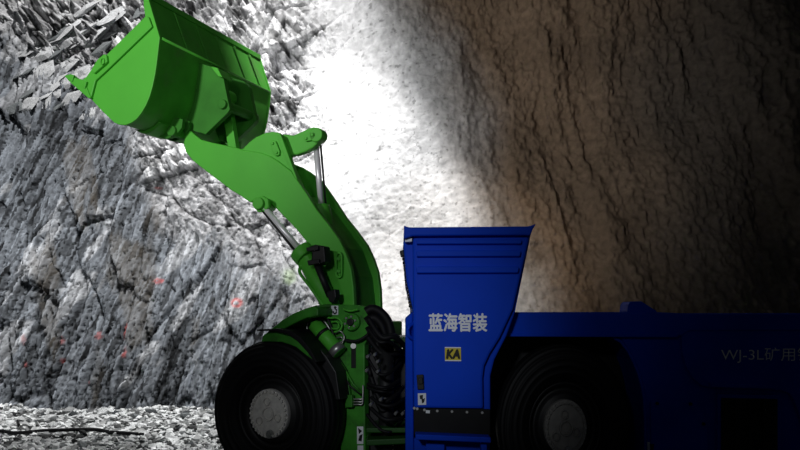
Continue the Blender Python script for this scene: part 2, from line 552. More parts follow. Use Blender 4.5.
# ---------------------------------------------------------------- cables on the rubble
def on_floor(px, py, lift):
    k = (CAMZ - 0.12) * FPX / (py - HOR)
    for _ in range(6):
        X = (px - 400) / FPX * k
        k = (CAMZ - float(floor_z(X, k)) - lift) * FPX / (py - HOR)
    return Vector(((px - 400) / FPX * k, k, CAMZ + (HOR - py) / FPX * k))


mb = MB()
mb.tube(smooth_path([on_floor(x, y, 0.05) for x, y in ((-30, 430), (0, 431), (17, 433), (49, 430.5), (93, 429.5), (110, 432), (143, 434.5))]), 0.024, 10)
deco(mb.build('cable', RUBBER), 'long thick black cable lying across the pale rubble', 'cable')
mb = MB()
mb.tube(smooth_path([on_floor(19, 425, 0.06), on_floor(16.5, 418, 0.08), on_floor(13, 411, 0.07), on_floor(11, 406, 0.05)]), 0.016, 8)
deco(mb.build('cable', RUBBER), 'short thin black cable running from the wall foot down to the long cable', 'cable')

# ---------------------------------------------------------------- the loader
loader = bpy.data.objects.new('mining_loader', None)
loader.location = (0.2, 7.4, 0)
COL.objects.link(loader)
deco(loader, 'low underground mining loader with raised green bucket and boom and blue rear half', 'loader')
bpy.context.view_layer.update()


def part(name, parent=None):
    pass


def prismF(pts, w0, w1, name, m, parent, bevel=0.008, label=None):
    return MB().loft(*Fp(pts, w0, w1)).build(name, m, parent, bevel, label=label)


def prismQ(pts, Y0, Y1, name, m, parent, bevel=0.008, label=None):
    return MB().loft(*Qp(pts, Y0, Y1)).build(name, m, parent, bevel, label=label)


def sub(o, child):
    """put a part built in loader space under another part (all share the loader's origin)"""
    child.parent = o
    return child


# ---- bucket
BW = 2.10
outer = [(64, 76), (89.6, 97.6), (102, 111), (114, 122.5), (119, 124.6), (125, 125), (131, 122.8), (136, 119.3), (141, 113.3), (145.6, 105.5), (149.5, 96.5), (152.5, 86), (155, 74), (157, 60), (159.6, 37.4), (146.6, -7)]
opening = [(143.0, -7), (143.6, 6), (145.0, 16.5), (91, 70), (86, 77), (81, 80.5), (72, 77)]
bucket = None
A = [F(x, y, 0.0) for x, y in outer]
cen = sum(A, Vector()) / len(A)
ins = []
for p in A:
    d = (cen - p); d.z = cen.z - p.z
    ins.append(p + d.normalized() * 0.055)
out2 = [p + (cen - p).normalized() * 0.012 for p in A]
mb = MB()
for i in range(len(A) - 1):
    for P_, flip in ((out2, 0), (ins, 1)):
        a, b = P_[i] + V * 0.02, P_[i + 1] + V * 0.02
        mb.add([a, b, b + V * (BW - 0.04), a + V * (BW - 0.04)], [(0, 1, 2, 3)], 2 < i < 13)
for i in (0, len(A) - 1):
    a, b = out2[i] + V * 0.02, ins[i] + V * 0.02
    mb.add([a, b, b + V * (BW - 0.04), a + V * (BW - 0.04)], [(0, 1, 2, 3)])
bucket = mb.build('bucket', GREEN_BACK, loader)
cheek = outer + opening
sub(bucket, prismF(cheek, 0.0, 0.035, 'side_plate', GREEN, loader, 0.006))
A_, B_ = Fp(cheek, 0.0, 0.035)
sub(bucket, MB().loft([p + V * (BW - 0.035) for p in A_], [p + V * BW for p in A_]).build('side_plate', GREEN, loader, 0.006))
sub(bucket, prismF([(91, 70), (145, 16.5), (148.2, 16.5), (151.8, 26.5), (106.7, 70), (95.3, 80.5), (91, 97), (88.6, 96.5), (84, 92), (86, 78)], -0.03, 0.0, 'edge_bar', GREEN, loader, 0.008))
sub(bucket, prismF([(97, 59.5), (103.5, 54), (106, 54.5), (107, 61.5), (104, 64.5), (93.5, 73.5), (90.5, 70.5)], -0.065, 0.0, 'lifting_eye', GREEN, loader, 0.01))
ring = MB()
pc = F(102.3, 61.2, -0.072)
for k in range(16):
    pass
ring.tube([pc + U * (0.022 * math.cos(k * math.pi / 8)) + Vector((0, 0, 0.03 * math.sin(k * math.pi / 8))) for k in range(17)], 0.008, 6, False)
sub(bucket, ring.build('eye_ring', GREEN, loader))
sub(bucket, prismF([(64, 75.5), (70, 73.8), (73, 77.5), (82.5, 79.5), (86, 86.5), (90.5, 97.5), (88.5, 98.5), (70, 82.5)], -0.045, 0.05, 'corner_shroud', GREEN, loader, 0.008))
sub(bucket, prismF([(70.5, 74), (73.8, 75), (72, 81.5), (69, 80.5)], -0.06, -0.03, 'wear_cap', GREEN, loader, 0.004))
sub(bucket, prismF([(83, 80), (86.5, 81.5), (84.5, 88.5), (81.5, 87)], -0.06, -0.03, 'wear_cap', GREEN, loader, 0.004))
lip = [F(64, 76, 0), F(90, 98, 0), F(91, 94.5, 0), F(68, 74.5, 0)]
sub(bucket, MB().loft([p + V * 0.04 for p in lip], [p + V * (BW - 0.04) for p in lip]).build('cutting_lip', GREEN, loader, 0.006))
# dark top edge strip along the back
e0 = F(146.6, -7, 0.0)
tp = [e0 + Vector((0, 0, 0.012)) - U * 0.03, e0 + Vector((0, 0, 0.012)) + U * 0.02, e0 + U * 0.03 + Vector((0, 0, -0.05)), e0 - U * 0.0 + Vector((0, 0, -0.05))]
sub(bucket, MB().loft([p + V * 0.03 for p in tp], [p + V * (BW - 0.03) for p in tp]).build('top_edge_strip', GREEN_BACK, loader, 0.006))
# folded seam between the upper band and the back
s0 = F(159.6, 37.4, 0.0)
sub(bucket, MB().tube([s0 + V * 0.04, s0 + V * (BW - 0.04)], 0.014, 8).build('fold_seam', GREEN_BACK, loader))
# stiffener strips welded on the upper band
t0, t1 = F(148.6, -3, 0), F(159.0, 35.5, 0)
for wq in (0.40, 0.76, 1.12, 1.48, 1.8):
    m_ = MB()
    d = (t1 - t0).normalized()
    nrm = d.cross(V).normalized()
    if nrm.dot(U) < 0: nrm = -nrm
    a, b = t0 + d * 0.02 + V * wq, t1 + V * (wq + 0.06)
    m_.loft([a - V * 0.02, a + V * 0.02, a + V * 0.02 + nrm * 0.005, a - V * 0.02 + nrm * 0.005], [b - V * 0.02, b + V * 0.02, b + V * 0.02 + nrm * 0.005, b - V * 0.02 + nrm * 0.005])
    sub(bucket, m_.build('weld_strip', GREEN_BACK, loader, 0.003))


# hinge ears: plates standing out from the bucket back
def back_plate(w0, th, pts, name, m=GREEN_BACK, bevel=0.006):
    P_ = [F(x, y, 0.0) + V * w0 for x, y in pts]
    return sub(bucket, MB().loft(P_, [p + V * th for p in P_]).build(name, m, loader, bevel))


ear = [(152, 108), (151, 117), (144, 126), (135, 129), (127, 127), (128, 122), (136, 117), (144, 106)]
for wq in (0.48, 0.60, 1.42, 1.54):
    back_plate(wq, 0.05, ear, 'hinge_ear', GREEN_SHADED)
mid = [(157.5, 43), (178, 49), (183, 55), (187, 76), (190.5, 93), (188, 97), (165, 120), (150, 116), (146, 104), (152, 86), (155, 70)]
for wq in (0.66, 1.16):
    back_plate(wq, 0.07, mid, 'link_bracket', GREEN_SHADED)
back_plate(0.60, 0.19, [(174, 48.5), (181, 50), (186, 60), (182, 59), (177, 53)], 'bracket_lug', GREEN)
pin2 = F(184, 88, 0.0) + V * 0.62
sub(bucket, MB().tube([pin2, pin2 + V * 0.66], 0.05, 16).build('link_pin', GREEN_SHADED, loader, 0.006))
# wear heel under the back
h0 = [F(x, y, 0.0) for x, y in ((113, 122.5), (120, 126.5), (127, 127), (134, 123.5), (141, 115.5), (138, 114.5), (131, 120.5), (124, 123.5))]
sub(bucket, MB().loft([p + V * 0.30 for p in h0], [p + V * 0.62 for p in h0]).build('wear_heel', GREEN_BACK, loader, 0.01))
pin = F(142, 121, 0.0) + V * 0.44
sub(bucket, MB().tube([pin, pin + V * 0.26], 0.055, 16).build('hinge_pin', GREEN_SHADED, loader, 0.008))
sub(bucket, MB().tube([pin + V * 0.96, pin + V * 1.22], 0.055, 16).build('hinge_pin', GREEN_SHADED, loader, 0.008))

# ---- boom: two plates with cross members
WB0, WB1 = 0.62, 1.27
plate = [(189.4, 130), (195, 135), (201, 139.5), (212, 142.5), (234, 147), (243, 149.6), (260, 152.2), (270, 156), (278, 161), (291, 171), (297, 180), (306, 193), (316.4, 209.5), (328, 224), (339.5, 240), (346, 254), (351, 269), (353.5, 288), (354.5, 316), (340, 320), (326, 312), (320, 296), (314, 278), (308, 258), (306, 241), (295, 228), (281, 213.5), (267, 199.5), (256, 199.5), (250, 202.5), (240, 195.5), (230, 189.5), (219, 181), (207, 172), (193, 161), (185.5, 152), (183.5, 144), (184.5, 135)]
boom = prismF(plate, WB0, WB0 + 0.07, 'boom', GREEN, loader, 0.012)
A_, B_ = Fp(plate, WB0, WB0 + 0.07)
far = [p + V * (WB1 - WB0) for p in A_]
sub(boom, MB().loft(far, [p + V * 0.07 for p in far]).build('boom_plate', GREEN, loader, 0.012))
# inner web that closes the lower part of the boom
web = [F(x, y, WB0) for x, y in ((290, 190), (303, 200), (322, 226), (336, 246), (346, 275), (350, 312), (336, 312), (328, 280), (316, 248), (298, 218))]
sub(boom, MB().loft([p + V * 0.06 for p in web], [p + V * (WB1 - WB0) for p in web]).build('boom_web', GREEN_BACK, loader, 0.01))
c0 = F(203, 152, WB0)
sub(boom, MB().tube([c0 + V * 0.05, c0 + V * 0.74], 0.09, 18).build('cross_tube', GREEN_BACK, loader))


hump = [(238, 150), (243, 148.2), (249, 142), (255.6, 137), (265, 132.8), (272, 131.6), (278, 132.2), (281, 135), (288, 154), (297, 176), (304, 192), (285, 182), (260, 166), (244, 158)]
sub(boom, prismF(hump, WB0 + 0.03, WB0 + 0.10, 'crank_support', GREEN, loader, 0.012))
sub(boom, prismF(hump, WB1 - 0.12, WB1 - 0.05, 'crank_support', GREEN, loader, 0.012))


def keeper(pts, w0, th, parent, m, bolts):
    k = sub(parent, prismF(pts, w0 - th, w0, 'pin_keeper', m, loader, 0.006))
    for bx_, by_ in bolts:
        b = F(bx_, by_, w0 - th)
        sub(parent, MB().tube([b - V * 0.016, b + V * 0.01], 0.016, 6).build('bolt', m, loader, 0.002))
    return k


keeper([(270, 142), (272.5, 140), (275.5, 141), (279.5, 151), (279, 155), (275.5, 156), (273, 153)], WB0 + 0.03, 0.03, boom, GREEN, ((272.8, 143.5), (276.6, 152.6)))
# raised rib along the hump
sub(boom, prismF([(276.5, 131.8), (280.5, 134), (297.5, 180), (294.5, 177), (284, 156)], WB0 + 0.0, WB0 + 0.04, 'hump_rib', GREEN, loader, 0.006))
slot = arc(338.6, 257, 3.6, 5.5, 180, 360, 8) + arc(338.6, 273, 3.6, 5.5, 0, 180, 8)
slot_in = arc(338.6, 257.5, 2.0, 3.6, 180, 360, 8) + arc(338.6, 272.5, 2.0, 3.6, 0, 180, 8)
mb = MB()
o0, i0 = [F(x, y, WB0 - 0.035) for x, y in slot], [F(x, y, WB0 - 0.035) for x, y in slot_in]
n = len(o0)
vv = o0 + i0 + [p + V * 0.04 for p in o0] + [p + V * 0.04 for p in i0]
ff = []
for k in range(n):
    j = (k + 1) % n
    ff += [(k, j, n + j, n + k), (k, j, 2 * n + j, 2 * n + k), (n + k, n + j, 3 * n + j, 3 * n + k)]
sub(boom, mb.add(vv, ff).build('slot_ring', GREEN, loader, 0.004))
sub(boom, MB().tube([F(338.6, 259, WB0 - 0.03), F(338.6, 259, WB0 + 0.02)], 0.018, 8).build('bolt', GREEN, loader))
sub(boom, MB().tube([F(338.6, 271, WB0 - 0.03), F(338.6, 271, WB0 + 0.02)], 0.018, 8).build('bolt', GREEN, loader))

# ---- bellcrank between the boom plates, with the tilt link to the bucket
WC = 0.86
crank = [(258, 150), (262, 141), (272, 137), (283, 134), (293, 135.2), (303.8, 130.5), (309, 127.8), (313.5, 127), (318.5, 129.2), (321.4, 134.5), (319.5, 141), (313, 147.5), (306, 151.3), (297, 154.5), (289, 155.5), (289, 166), (280, 176), (266, 170), (258, 160)]
bellcrank = prismF(crank, WC - 0.12, WC - 0.03, 'bellcrank', GREEN, loader, 0.014)
keeper([(303.5, 138), (306, 134.5), (313, 131.5), (315.5, 133), (315.5, 137), (312, 140), (305.5, 141.5)], WC - 0.12, 0.03, bellcrank, GREEN, ((306.3, 138.5), (312.6, 134.8)))
pb = F(315.5, 134.5, WC - 0.15)
sub(bellcrank, MB().tube([pb, pb + V * 0.13], 0.072, 20).build('pin_boss', GREEN, loader, 0.01))
tl0, tl1 = F(224, 96, 0.92), F(232.5, 152, 0.92)
link = MB()
for a, b in ((0, 0.10), ):
    d = (tl1 - tl0).normalized()
    sx = d.cross(V).normalized() * 0.05
    link.loft([tl0 - sx, tl0 + sx, tl0 + sx + V * 0.08, tl0 - sx + V * 0.08], [tl1 - sx, tl1 + sx, tl1 + sx + V * 0.08, tl1 - sx + V * 0.08])
tilt_link = link.build('tilt_link', GREEN, loader, 0.008)
sub(tilt_link, MB().tube([tl0 - V * 0.05, tl0 + V * 0.14], 0.075, 16).build('link_eye', GREEN, loader, 0.01))

# ---- tilt cylinder
r0, r1 = F(315.8, 143, WC - 0.02), F(321.3, 206, WC + 0.02)
tilt = MB().tube([r1, F(333, 262, WC + 0.06), F(338, 300, WC + 0.1)], 0.085, 16).build('tilt_cylinder', GREEN_BACK, loader)
sub(tilt, MB().tube([r0, r1 + (r1 - r0).normalized() * 0.05], 0.030, 14).build('rod', CHROME, loader, label='polished chrome piston rod'))
sub(tilt, MB().tube([r0 + V * 0.035 + (r0 - r1).normalized() * -0.02 + U * 0.035, r1 + V * 0.035 + U * 0.035], 0.011, 8).build('hose', BLACK, loader))
g0 = r1 - (r1 - r0).normalized() * 0.02
sub(tilt, MB().tube([g0, g0 + (r1 - r0).normalized() * 0.09], 0.062, 16).build('gland', GREEN_BACK, loader, 0.008))

# ---- lift cylinder on the near side
WL = 0.52
L0, L1 = F(261, 204, WL), F(303, 253.5, WL)
LE = F(337, 318, WL)
lift = MB().tube([L1, LE], 0.088, 20).build('lift_cylinder', GREEN, loader)
dL = (L1 - L0).normalized()
sub(lift, MB().tube([L0, L1 + dL * 0.02], 0.031, 14).build('rod', CHROME, loader, label='polished chrome piston rod'))
sub(lift, MB().tube([L1 - dL * 0.05, L1 + dL * 0.06], 0.115, 20).build('gland', GREEN, loader, 0.012))
sub(lift, MB().tube([L0 + V * -0.07, L0 + V * 0.2], 0.062, 16).build('rod_eye', GREEN, loader, 0.012))
sub(lift, prismF([(253, 204), (256, 198), (262, 195.5), (268, 199), (268.5, 207), (264.5, 212), (257, 212)], WL - 0.03, WL + 0.02, 'rod_clevis', GREEN, loader, 0.01))
sub(lift, prismF([(256, 200), (259.5, 197.5), (263, 200), (261, 208), (257.5, 207.5)], WL - 0.055, WL - 0.03, 'clevis_cap', GREEN_DIRTY_SHADED, loader, 0.006))
sub(lift, MB().tube([F(262, 210, WL - 0.02), F(297.5, 254, WL - 0.02)], 0.012, 8).build('hose', BLACK, loader))
sub(lift, MB().tube(smooth_path([F(301, 266, WL - 0.05), F(300, 273, WL - 0.08), F(311, 288, WL - 0.08), F(323.5, 306, WL - 0.08)]), 0.016, 10).build('feed_pipe', GREEN, loader))
sub(lift, MB().tube([F(300, 267, WL - 0.05), F(304, 265, WL - 0.05)], 0.03, 10).build('pipe_fitting', GREEN, loader))

# ---- black work lamp clamp with its stay in front of the boom
WQ = 0.36
lampb = prismF([(308, 247), (315, 244.5), (324, 246), (325.5, 262), (320, 264.5), (309.5, 265), (307.5, 262), (311, 260), (312, 252), (307, 251)], WQ, WQ + 0.13, 'clamp_block', BLACK, loader, 0.012)
sub(lampb, prismF([(306, 247.5), (318, 246), (318, 250), (306.5, 251.5)], WQ - 0.03, WQ, 'clamp_jaw', BLACK, loader, 0.006))
sub(lampb, prismF([(307, 260.5), (319, 259), (319, 263.5), (308, 265.5)], WQ - 0.03, WQ, 'clamp_jaw', BLACK, loader, 0.006))
sub(lampb, MB().tube([F(316, 262, WQ + 0.05), F(330, 296, WQ + 0.06)], 0.034, 12).build('stay_rod', BLACK, loader))
sub(lampb, prismF([(326, 292), (335, 289), (336, 297), (333, 303), (329, 302)], WQ, WQ + 0.1, 'stay_foot', BLACK, loader, 0.01))

# ---- front frame
WF = 0.42
fr = [(262, 339), (266, 333), (272, 328), (282, 320), (293, 313.5), (305, 308.5), (315, 305.5), (325, 304), (340, 304.5), (358, 305), (365, 307), (368.5, 312), (368.5, 336), (364.5, 345), (364.5, 388), (365.5, 470), (340, 470), (341.5, 394), (339, 372), (333, 360), (322, 345), (309, 335), (294, 331.5), (278, 332.5)]
frame = prismF(fr, WF, WF + 0.10, 'front_frame', GREEN_DIRTY_SHADED, loader, 0.012)
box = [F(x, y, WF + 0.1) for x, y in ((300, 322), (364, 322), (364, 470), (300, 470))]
sub(frame, MB().loft(box, [p + V * 1.0 for p in box]).build('frame_box', GREEN_DIRTY_SHADED, loader, 0.02))
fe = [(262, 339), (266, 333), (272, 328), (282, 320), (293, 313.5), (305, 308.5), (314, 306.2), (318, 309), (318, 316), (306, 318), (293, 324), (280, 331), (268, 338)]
fend = sub(frame, prismF(fe, 0.12, WF + 0.02, 'fender', GREEN_DIRTY_SHADED, loader, 0.012))
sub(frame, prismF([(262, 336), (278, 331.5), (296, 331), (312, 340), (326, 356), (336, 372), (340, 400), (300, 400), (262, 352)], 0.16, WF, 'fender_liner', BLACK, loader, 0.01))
sub(frame, prismF([(261, 341.5), (264, 334), (276, 331), (291, 332), (303, 339), (312, 351), (316, 362), (307, 356), (296, 347), (282, 342)], 0.06, 0.17, 'fender_skirt', GREEN_DIRTY_SHADED, loader, 0.008))
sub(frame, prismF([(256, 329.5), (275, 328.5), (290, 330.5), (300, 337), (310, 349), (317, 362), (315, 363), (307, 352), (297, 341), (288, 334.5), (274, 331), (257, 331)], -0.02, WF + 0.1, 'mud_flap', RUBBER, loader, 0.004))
# disc boss with bolts
bc = F(353, 322, WF)
sub(frame, MB().tube([bc - V * 0.05, bc + V * 0.02], 0.082, 28).build('pivot_boss', GREEN_DIRTY_SHADED, loader, 0.01))
sub(frame, MB().tube([bc - V * 0.075, bc + V * 0.02], 0.035, 16).build('pivot_pin', BLACK, loader, 0.006))
mb = MB()
mb.tube([bc - V * 0.055 + U * (0.07 * math.cos(k * math.pi / 14)) + Vector((0, 0, 0.07 * math.sin(k * math.pi / 14))) for k in range(29)], 0.007, 6, False)
sub(frame, mb.build('boss_ring', GREEN_DIRTY_SHADED, loader))
for k in range(6):
    p = bc - V * 0.05 + U * (0.053 * math.cos(k * math.pi / 3 + .3)) + Vector((0, 0, 0.053 * math.sin(k * math.pi / 3 + .3)))
    sub(frame, MB().tube([p - V * 0.018, p], 0.011, 6).build('bolt', STEEL, loader))
# column details: slot, raised plates, little bracket
sub(frame, prismF([(351, 346), (355.5, 346), (355.5, 368), (351, 368)], WF - 0.012, WF + 0.01, 'slot_cover', BLACK, loader, 0.003))
sub(frame, MB().tube([F(353.3, 346, WF - 0.03), F(353.3, 346, WF)], 0.026, 12).build('slot_bolt', STEEL, loader))
sub(frame, prismF([(339, 372), (347, 372), (350, 395), (346, 408), (342, 410), (342, 394)], WF - 0.05, WF, 'edge_plate', GREEN_DIRTY_SHADED, loader, 0.006))
sub(frame, prismF([(345.5, 395), (352, 395), (352, 407.5), (345.5, 407.5)], WF - 0.09, WF - 0.03, 'junction_box', GREEN_DIRTY_SHADED, loader, 0.008))
for k in range(3):
    y = 399 + k * 2.7
    sub(frame, MB().tube(smooth_path([F(352, y, WF - 0.05), F(358, y, WF - 0.05), F(362.5, y - 1, WF - 0.04), F(363, y - 14, WF - 0.03)], 6), 0.008, 6).build('control_line', STEEL, loader))
sub(frame, MB().tube([F(341, 363, WF - 0.04), F(353, 384, WF - 0.04), F(362, 393, WF - 0.04)], 0.012, 8).build('control_line', GREEN_DIRTY_SHADED, loader))
sub(frame, MB().tube([F(338, 365, WF - 0.05), F(350, 386, WF - 0.05), F(361, 395, WF - 0.05)], 0.008, 8).build('control_line', BLACK, loader))


def flat(pts, w0, name, m, parent, label=None, Y=None):
    A_ = [F(x, y, w0) for x, y in pts] if Y is None else [Q(x, y, Y) for x, y in pts]
    n_ = V if Y is None else Vector((0, 1, 0))
    return sub(parent, MB().loft(A_, [p + n_ * 0.004 for p in A_]).build(name, m, loader, label=label))


# hook sticker on the frame
flat([(331.2, 305.6), (338.2, 305.6), (338.2, 314.8), (331.2, 314.8)], WF - 0.006, 'sticker', WHITE, frame, 'small white sticker with a black lifting hook')
mb = MB()
mb.tube([F(x, y, WF - 0.008) for x, y in ((335, 306.4), (335, 308.6), (336.6, 310), (336.4, 312.6), (334.8, 313.7), (333.2, 312.4), (333.4, 311))], 0.0085, 6)
sub(frame, mb.build('hook_mark', BLACK, loader))
flat([(335, 306.2), (336.6, 307.4), (335.2, 308.8), (333.6, 307.6)], WF - 0.009, 'hook_mark', BLACK, frame)
# long striped sticker low on the column
flat([(357, 426.5), (363.3, 426.5), (363.3, 444), (357, 444)], WF - 0.006, 'sticker', WHITE, frame, 'long white warning sticker with black marks')
for q in ([(358, 428), (362, 431), (359, 434)], [(359.5, 435.5), (362.5, 434), (361.5, 441.5), (358.2, 440.5)]):
    flat(q, WF - 0.009, 'sticker_mark', BLACK, frame)
flat([(357.5, 445.5), (363.3, 445.5), (363.3, 452), (357.5, 452)], WF - 0.006, 'sticker', WHITE, frame)

# canister strapped on the slope of the frame
ca, cb_ = F(314.5, 324, WF - 0.10), F(340, 353, WF - 0.10)
can = MB().tube([ca, cb_], 0.068, 20).build('canister', GREEN, loader)
dC = (cb_ - ca).normalized()
LC = (cb_ - ca).length
sub(can, MB().tube([ca - dC * 0.03, ca + dC * 0.01], [0.03, 0.05], 14).build('neck', GREEN_DIRTY_SHADED, loader))
sub(can, MB().tube([ca + dC * LC * 0.30, ca + dC * LC * 0.38], 0.074, 20).build('strap', BLACK, loader))
sub(can, MB().tube([ca + dC * LC * 0.80, ca + dC * LC * 0.99], 0.076, 20).build('end_cap', STEEL, loader))
off = (V.cross(dC)).normalized()
if off.z > 0: off = -off
c2 = ca + off * 0.12 + dC * LC * 0.28
can2 = MB().tube([c2, c2 + dC * LC * 0.50], 0.045, 16).build('valve_body', BLACK, loader)
sub(can2, MB().tube([c2 + dC * LC * 0.12, c2 + dC * LC * 0.17], 0.049, 16).build('strap', STEEL, loader))
sub(can2, MB().tube([c2 + dC * LC * 0.42, c2 + dC * LC * 0.50], 0.05, 16).build('strap', STEEL, loader))
for pts, r_, m_ in (
        ([(315, 322), (311, 318), (312, 313), (318, 312), (326, 316), (331, 327), (334, 336), (341, 345)], 0.011, BLACK),
        ([(309, 334), (307, 326), (311, 320), (318, 318), (325, 322), (330, 330)], 0.009, STEEL),
        ([(322, 316), (330, 318), (337, 318), (342, 323), (340, 330), (334, 332)], 0.009, GREEN),
        ([(331, 322), (337, 322), (339, 326), (336, 329), (331, 328)], 0.007, GREEN),
        ([(335, 333), (340, 331), (344, 336), (343, 341), (338, 343)], 0.008, STEEL),
        ([(336, 338), (341, 337), (343, 341), (341, 345)], 0.006, STEEL),
        ([(343, 309), (350, 311), (358, 309)], 0.008, GREEN),
        ([(345, 340), (356, 341), (366, 336), (371, 330)], 0.014, BLACK)):
    MB().tube(smooth_path([F(x, y, WF - 0.05 - 0.02 * random.random()) for x, y in pts], 6), r_, 8).build('hydraulic_hose', m_, loader)
sub(frame, prismF([(310.5, 313), (320.5, 311), (321.5, 316.5), (312, 319)], WF - 0.10, WF, 'valve_block', GREEN_DIRTY_SHADED, loader, 0.006))
for x, y in ((313, 312.5), (318.5, 311.3)):
    p = F(x, y, WF - 0.06)
    sub(frame, MB().tube([p, p + Vector((0, 0, 0.05))], 0.016, 8).build('fitting', STEEL, loader))
sub(frame, MB().tube([F(327.5, 311.6, WF - 0.03), F(327.5, 311.6, WF + 0.01)], 0.028, 14).build('plug', BLACK, loader, 0.004))


# ---- wheels
def lathe(profile, origin, ax, ux, sq, n=64):
    """rings (r, depth) about the axle; sq narrows the wheel along the machine"""
    up = Vector((0, 0, 1))
    vs, fs = [], []
    for r_, d_ in profile:
        for k in range(n):
            t = 2 * math.pi * k / n
            vs.append(origin + ax * d_ + ux * (r_ * sq * math.cos(t)) + up * (r_ * math.sin(t)))
    for i in range(len(profile) - 1):
        for k in range(n):
            fs.append((i * n + k, i * n + (k + 1) % n, (i + 1) * n + (k + 1) % n, (i + 1) * n + k))
    return vs, fs


def wheel(origin, ax, ux, sq, rad, HUB=HUB):
    """tyre, rim, hub cap with bolt ring; ax points into the machine"""
    up = Vector((0, 0, 1))
    s = rad / 0.675
    tp_ = [(0.355, 0.09), (0.37, 0.045), (0.40, 0.020), (0.44, -0.004), (0.448, -0.016), (0.456, -0.012), (0.50, -0.020), (0.507, -0.031), (0.516, -0.026), (0.555, -0.018), (0.561, -0.028), (0.570, -0.020), (0.605, 0.004), (0.611, -0.006), (0.620, 0.006), (0.640, 0.035), (0.647, 0.030), (0.655, 0.050), (0.664, 0.085), (0.671, 0.085), (0.675, 0.115), (0.668, 0.13), (0.675, 0.145), (0.675, 0.205), (0.666, 0.213), (0.675, 0.221), (0.672, 0.29), (0.660, 0.355), (0.64, 0.40), (0.57, 0.42), (0.48, 0.43), (0.37, 0.41), (0.355, 0.38)]
    vs, fs = lathe([(a * s, b * s) for a, b in tp_], origin, ax, ux, sq, 96)
    wh = MB().add(vs, fs, True).build('wheel', RUBBER, loader)
    vs, fs = lathe([(0.20 * s, 0.055), (0.242 * s, 0.058), (0.262 * s, 0.075), (0.272 * s, 0.075), (0.285 * s, 0.12), (0.325 * s, 0.13), (0.342 * s, 0.06), (0.362 * s, 0.035), (0.37 * s, 0.045), (0.358 * s, 0.10), (0.350 * s, 0.40), (0.20 * s, 0.40)], origin, ax, ux, sq, 72)
    sub(wh, MB().add(vs, fs, True).build('rim', BLACK, loader))
    h = 0.228 * s
    vs, fs = lathe([(0.0001, 0.008), (h * 0.80, 0.008), (h * 0.815, 0.016), (h * 0.83, 0.016), (h * 0.845, 0.008), (h * 0.975, 0.010), (h, 0.024), (h * 1.01, 0.08)], origin, ax, ux, sq * 0.95, 72)
    hub = sub(wh, MB().add(vs, fs, False).build('hub_cap', HUB, loader, label='grey bolted hub cap'))
    mbb = MB()
    for k in range(30):
        t = 2 * math.pi * k / 30
        c = origin + ux * (h * 0.905 * sq * 0.95 * math.cos(t)) + up * (h * 0.905 * math.sin(t))
        v2, f2 = lathe([(0.0001, -0.012), (0.012 * s, -0.012), (0.0125 * s, 0.012)], c, ax, ux, sq, 6)
        mbb.add(v2, f2)
    sub(wh, mbb.build('hub_bolts', HUB, loader, kind='stuff'))
    for (du, dz, rr) in ((0, 0.0, 0.30), (-0.06, 0.49, 0.17), (0.47, -0.14, 0.17), (-0.44, -0.30, 0.17)):
        c = origin + ux * (h * du * sq) + up * (h * dz)
        R0 = h * rr
        v2, f2 = lathe([(0.0001, 0.002), (R0 * 0.55, 0.002), (R0 * 0.60, 0.02), (R0 * 0.74, 0.02), (R0 * 0.80, -0.014), (R0 * 0.95, -0.014), (R0, 0.012)], c, ax, ux, sq, 28)
        sub(wh, MB().add(v2, f2).build('hub_disc', HUB, loader))
    c = origin + ux * (h * 0.10 * sq) + up * (-h * 0.80)
    v2, f2 = lathe([(0.0001, -0.03), (0.018, -0.03), (0.018, -0.018), (0.036, -0.018), (0.040, 0.012)], c, ax, ux, sq, 18)
    sub(wh, MB().add(v2, f2).build('drain_plug', STEEL, loader))
    return wh


fo = F(268, 414, 0.0)
wheel(fo, V, U, 0.93, 0.672)
wheel(fo + V * 2.10, -V, U, 0.93, 0.672)
YR = 6.5
ro = Q(566, 428, YR)
wheel(ro, Vector((0, 1, 0)), Vector((1, 0, 0)), 0.80, 0.678, HUB_SHADED)
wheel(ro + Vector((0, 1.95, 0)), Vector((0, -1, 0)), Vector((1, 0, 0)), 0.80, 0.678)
# axle housings
MB().tube([fo + V * 0.35, fo + V * 1.75], 0.17, 20).build('axle_housing', BLACK, loader)
MB().tube([ro + Vector((0, 0.35, 0)), ro + Vector((0, 1.6, 0))], 0.17, 20).build('axle_housing', BLACK, loader)

# ---- the hinge between the halves: dark block, pins and hoses
hinge = prismQ([(352, 352), (424, 352), (424, 470), (352, 470)], 7.55, 8.2, 'hinge_block', BLACK, loader, 0.02)
sub(hinge, prismQ([(383, 337), (408, 337), (408, 343.5), (383, 343.5)], 7.0, 7.6, 'cross_bar', GREEN_DEEP_SHADE, loader, 0.01))
sub(hinge, prismQ([(366, 428), (410, 428), (410, 433), (366, 433)], 7.0, 7.5, 'cross_bar', GREEN_DEEP_SHADE, loader, 0.01))
sub(hinge, prismQ([(366, 440), (410, 438), (410, 444), (366, 446)], 6.95, 7.5, 'cross_bar', GREEN_DEEP_SHADE, loader, 0.01))
sub(hinge, MB().tube([Q(386, 344, 7.2), Q(386, 480, 7.2)], 0.07, 16).build('hinge_pin', BLACK, loader))
for k in range(13):
    x0 = 366 + random.uniform(-1, 6); x1 = 402 + random.uniform(-4, 8)
    y0 = 315 + k * 8.5 + random.uniform(-4, 4); y1 = y0 + random.uniform(-6, 22)
    ym = max(y0, y1) + random.uniform(2, 16)
    Yk = random.uniform(6.85, 7.3)
    MB().tube(smooth_path([Q(x0, max(y0, 318), Yk), Q((x0 * 2 + x1) / 3, ym, Yk - 0.08), Q((x0 + 2 * x1) / 3, ym, Yk - 0.06), Q(x1, max(y1, 350), Yk + 0.1)], 8), random.uniform(0.014, 0.028), 8).build('hydraulic_hose', RUBBER, loader)
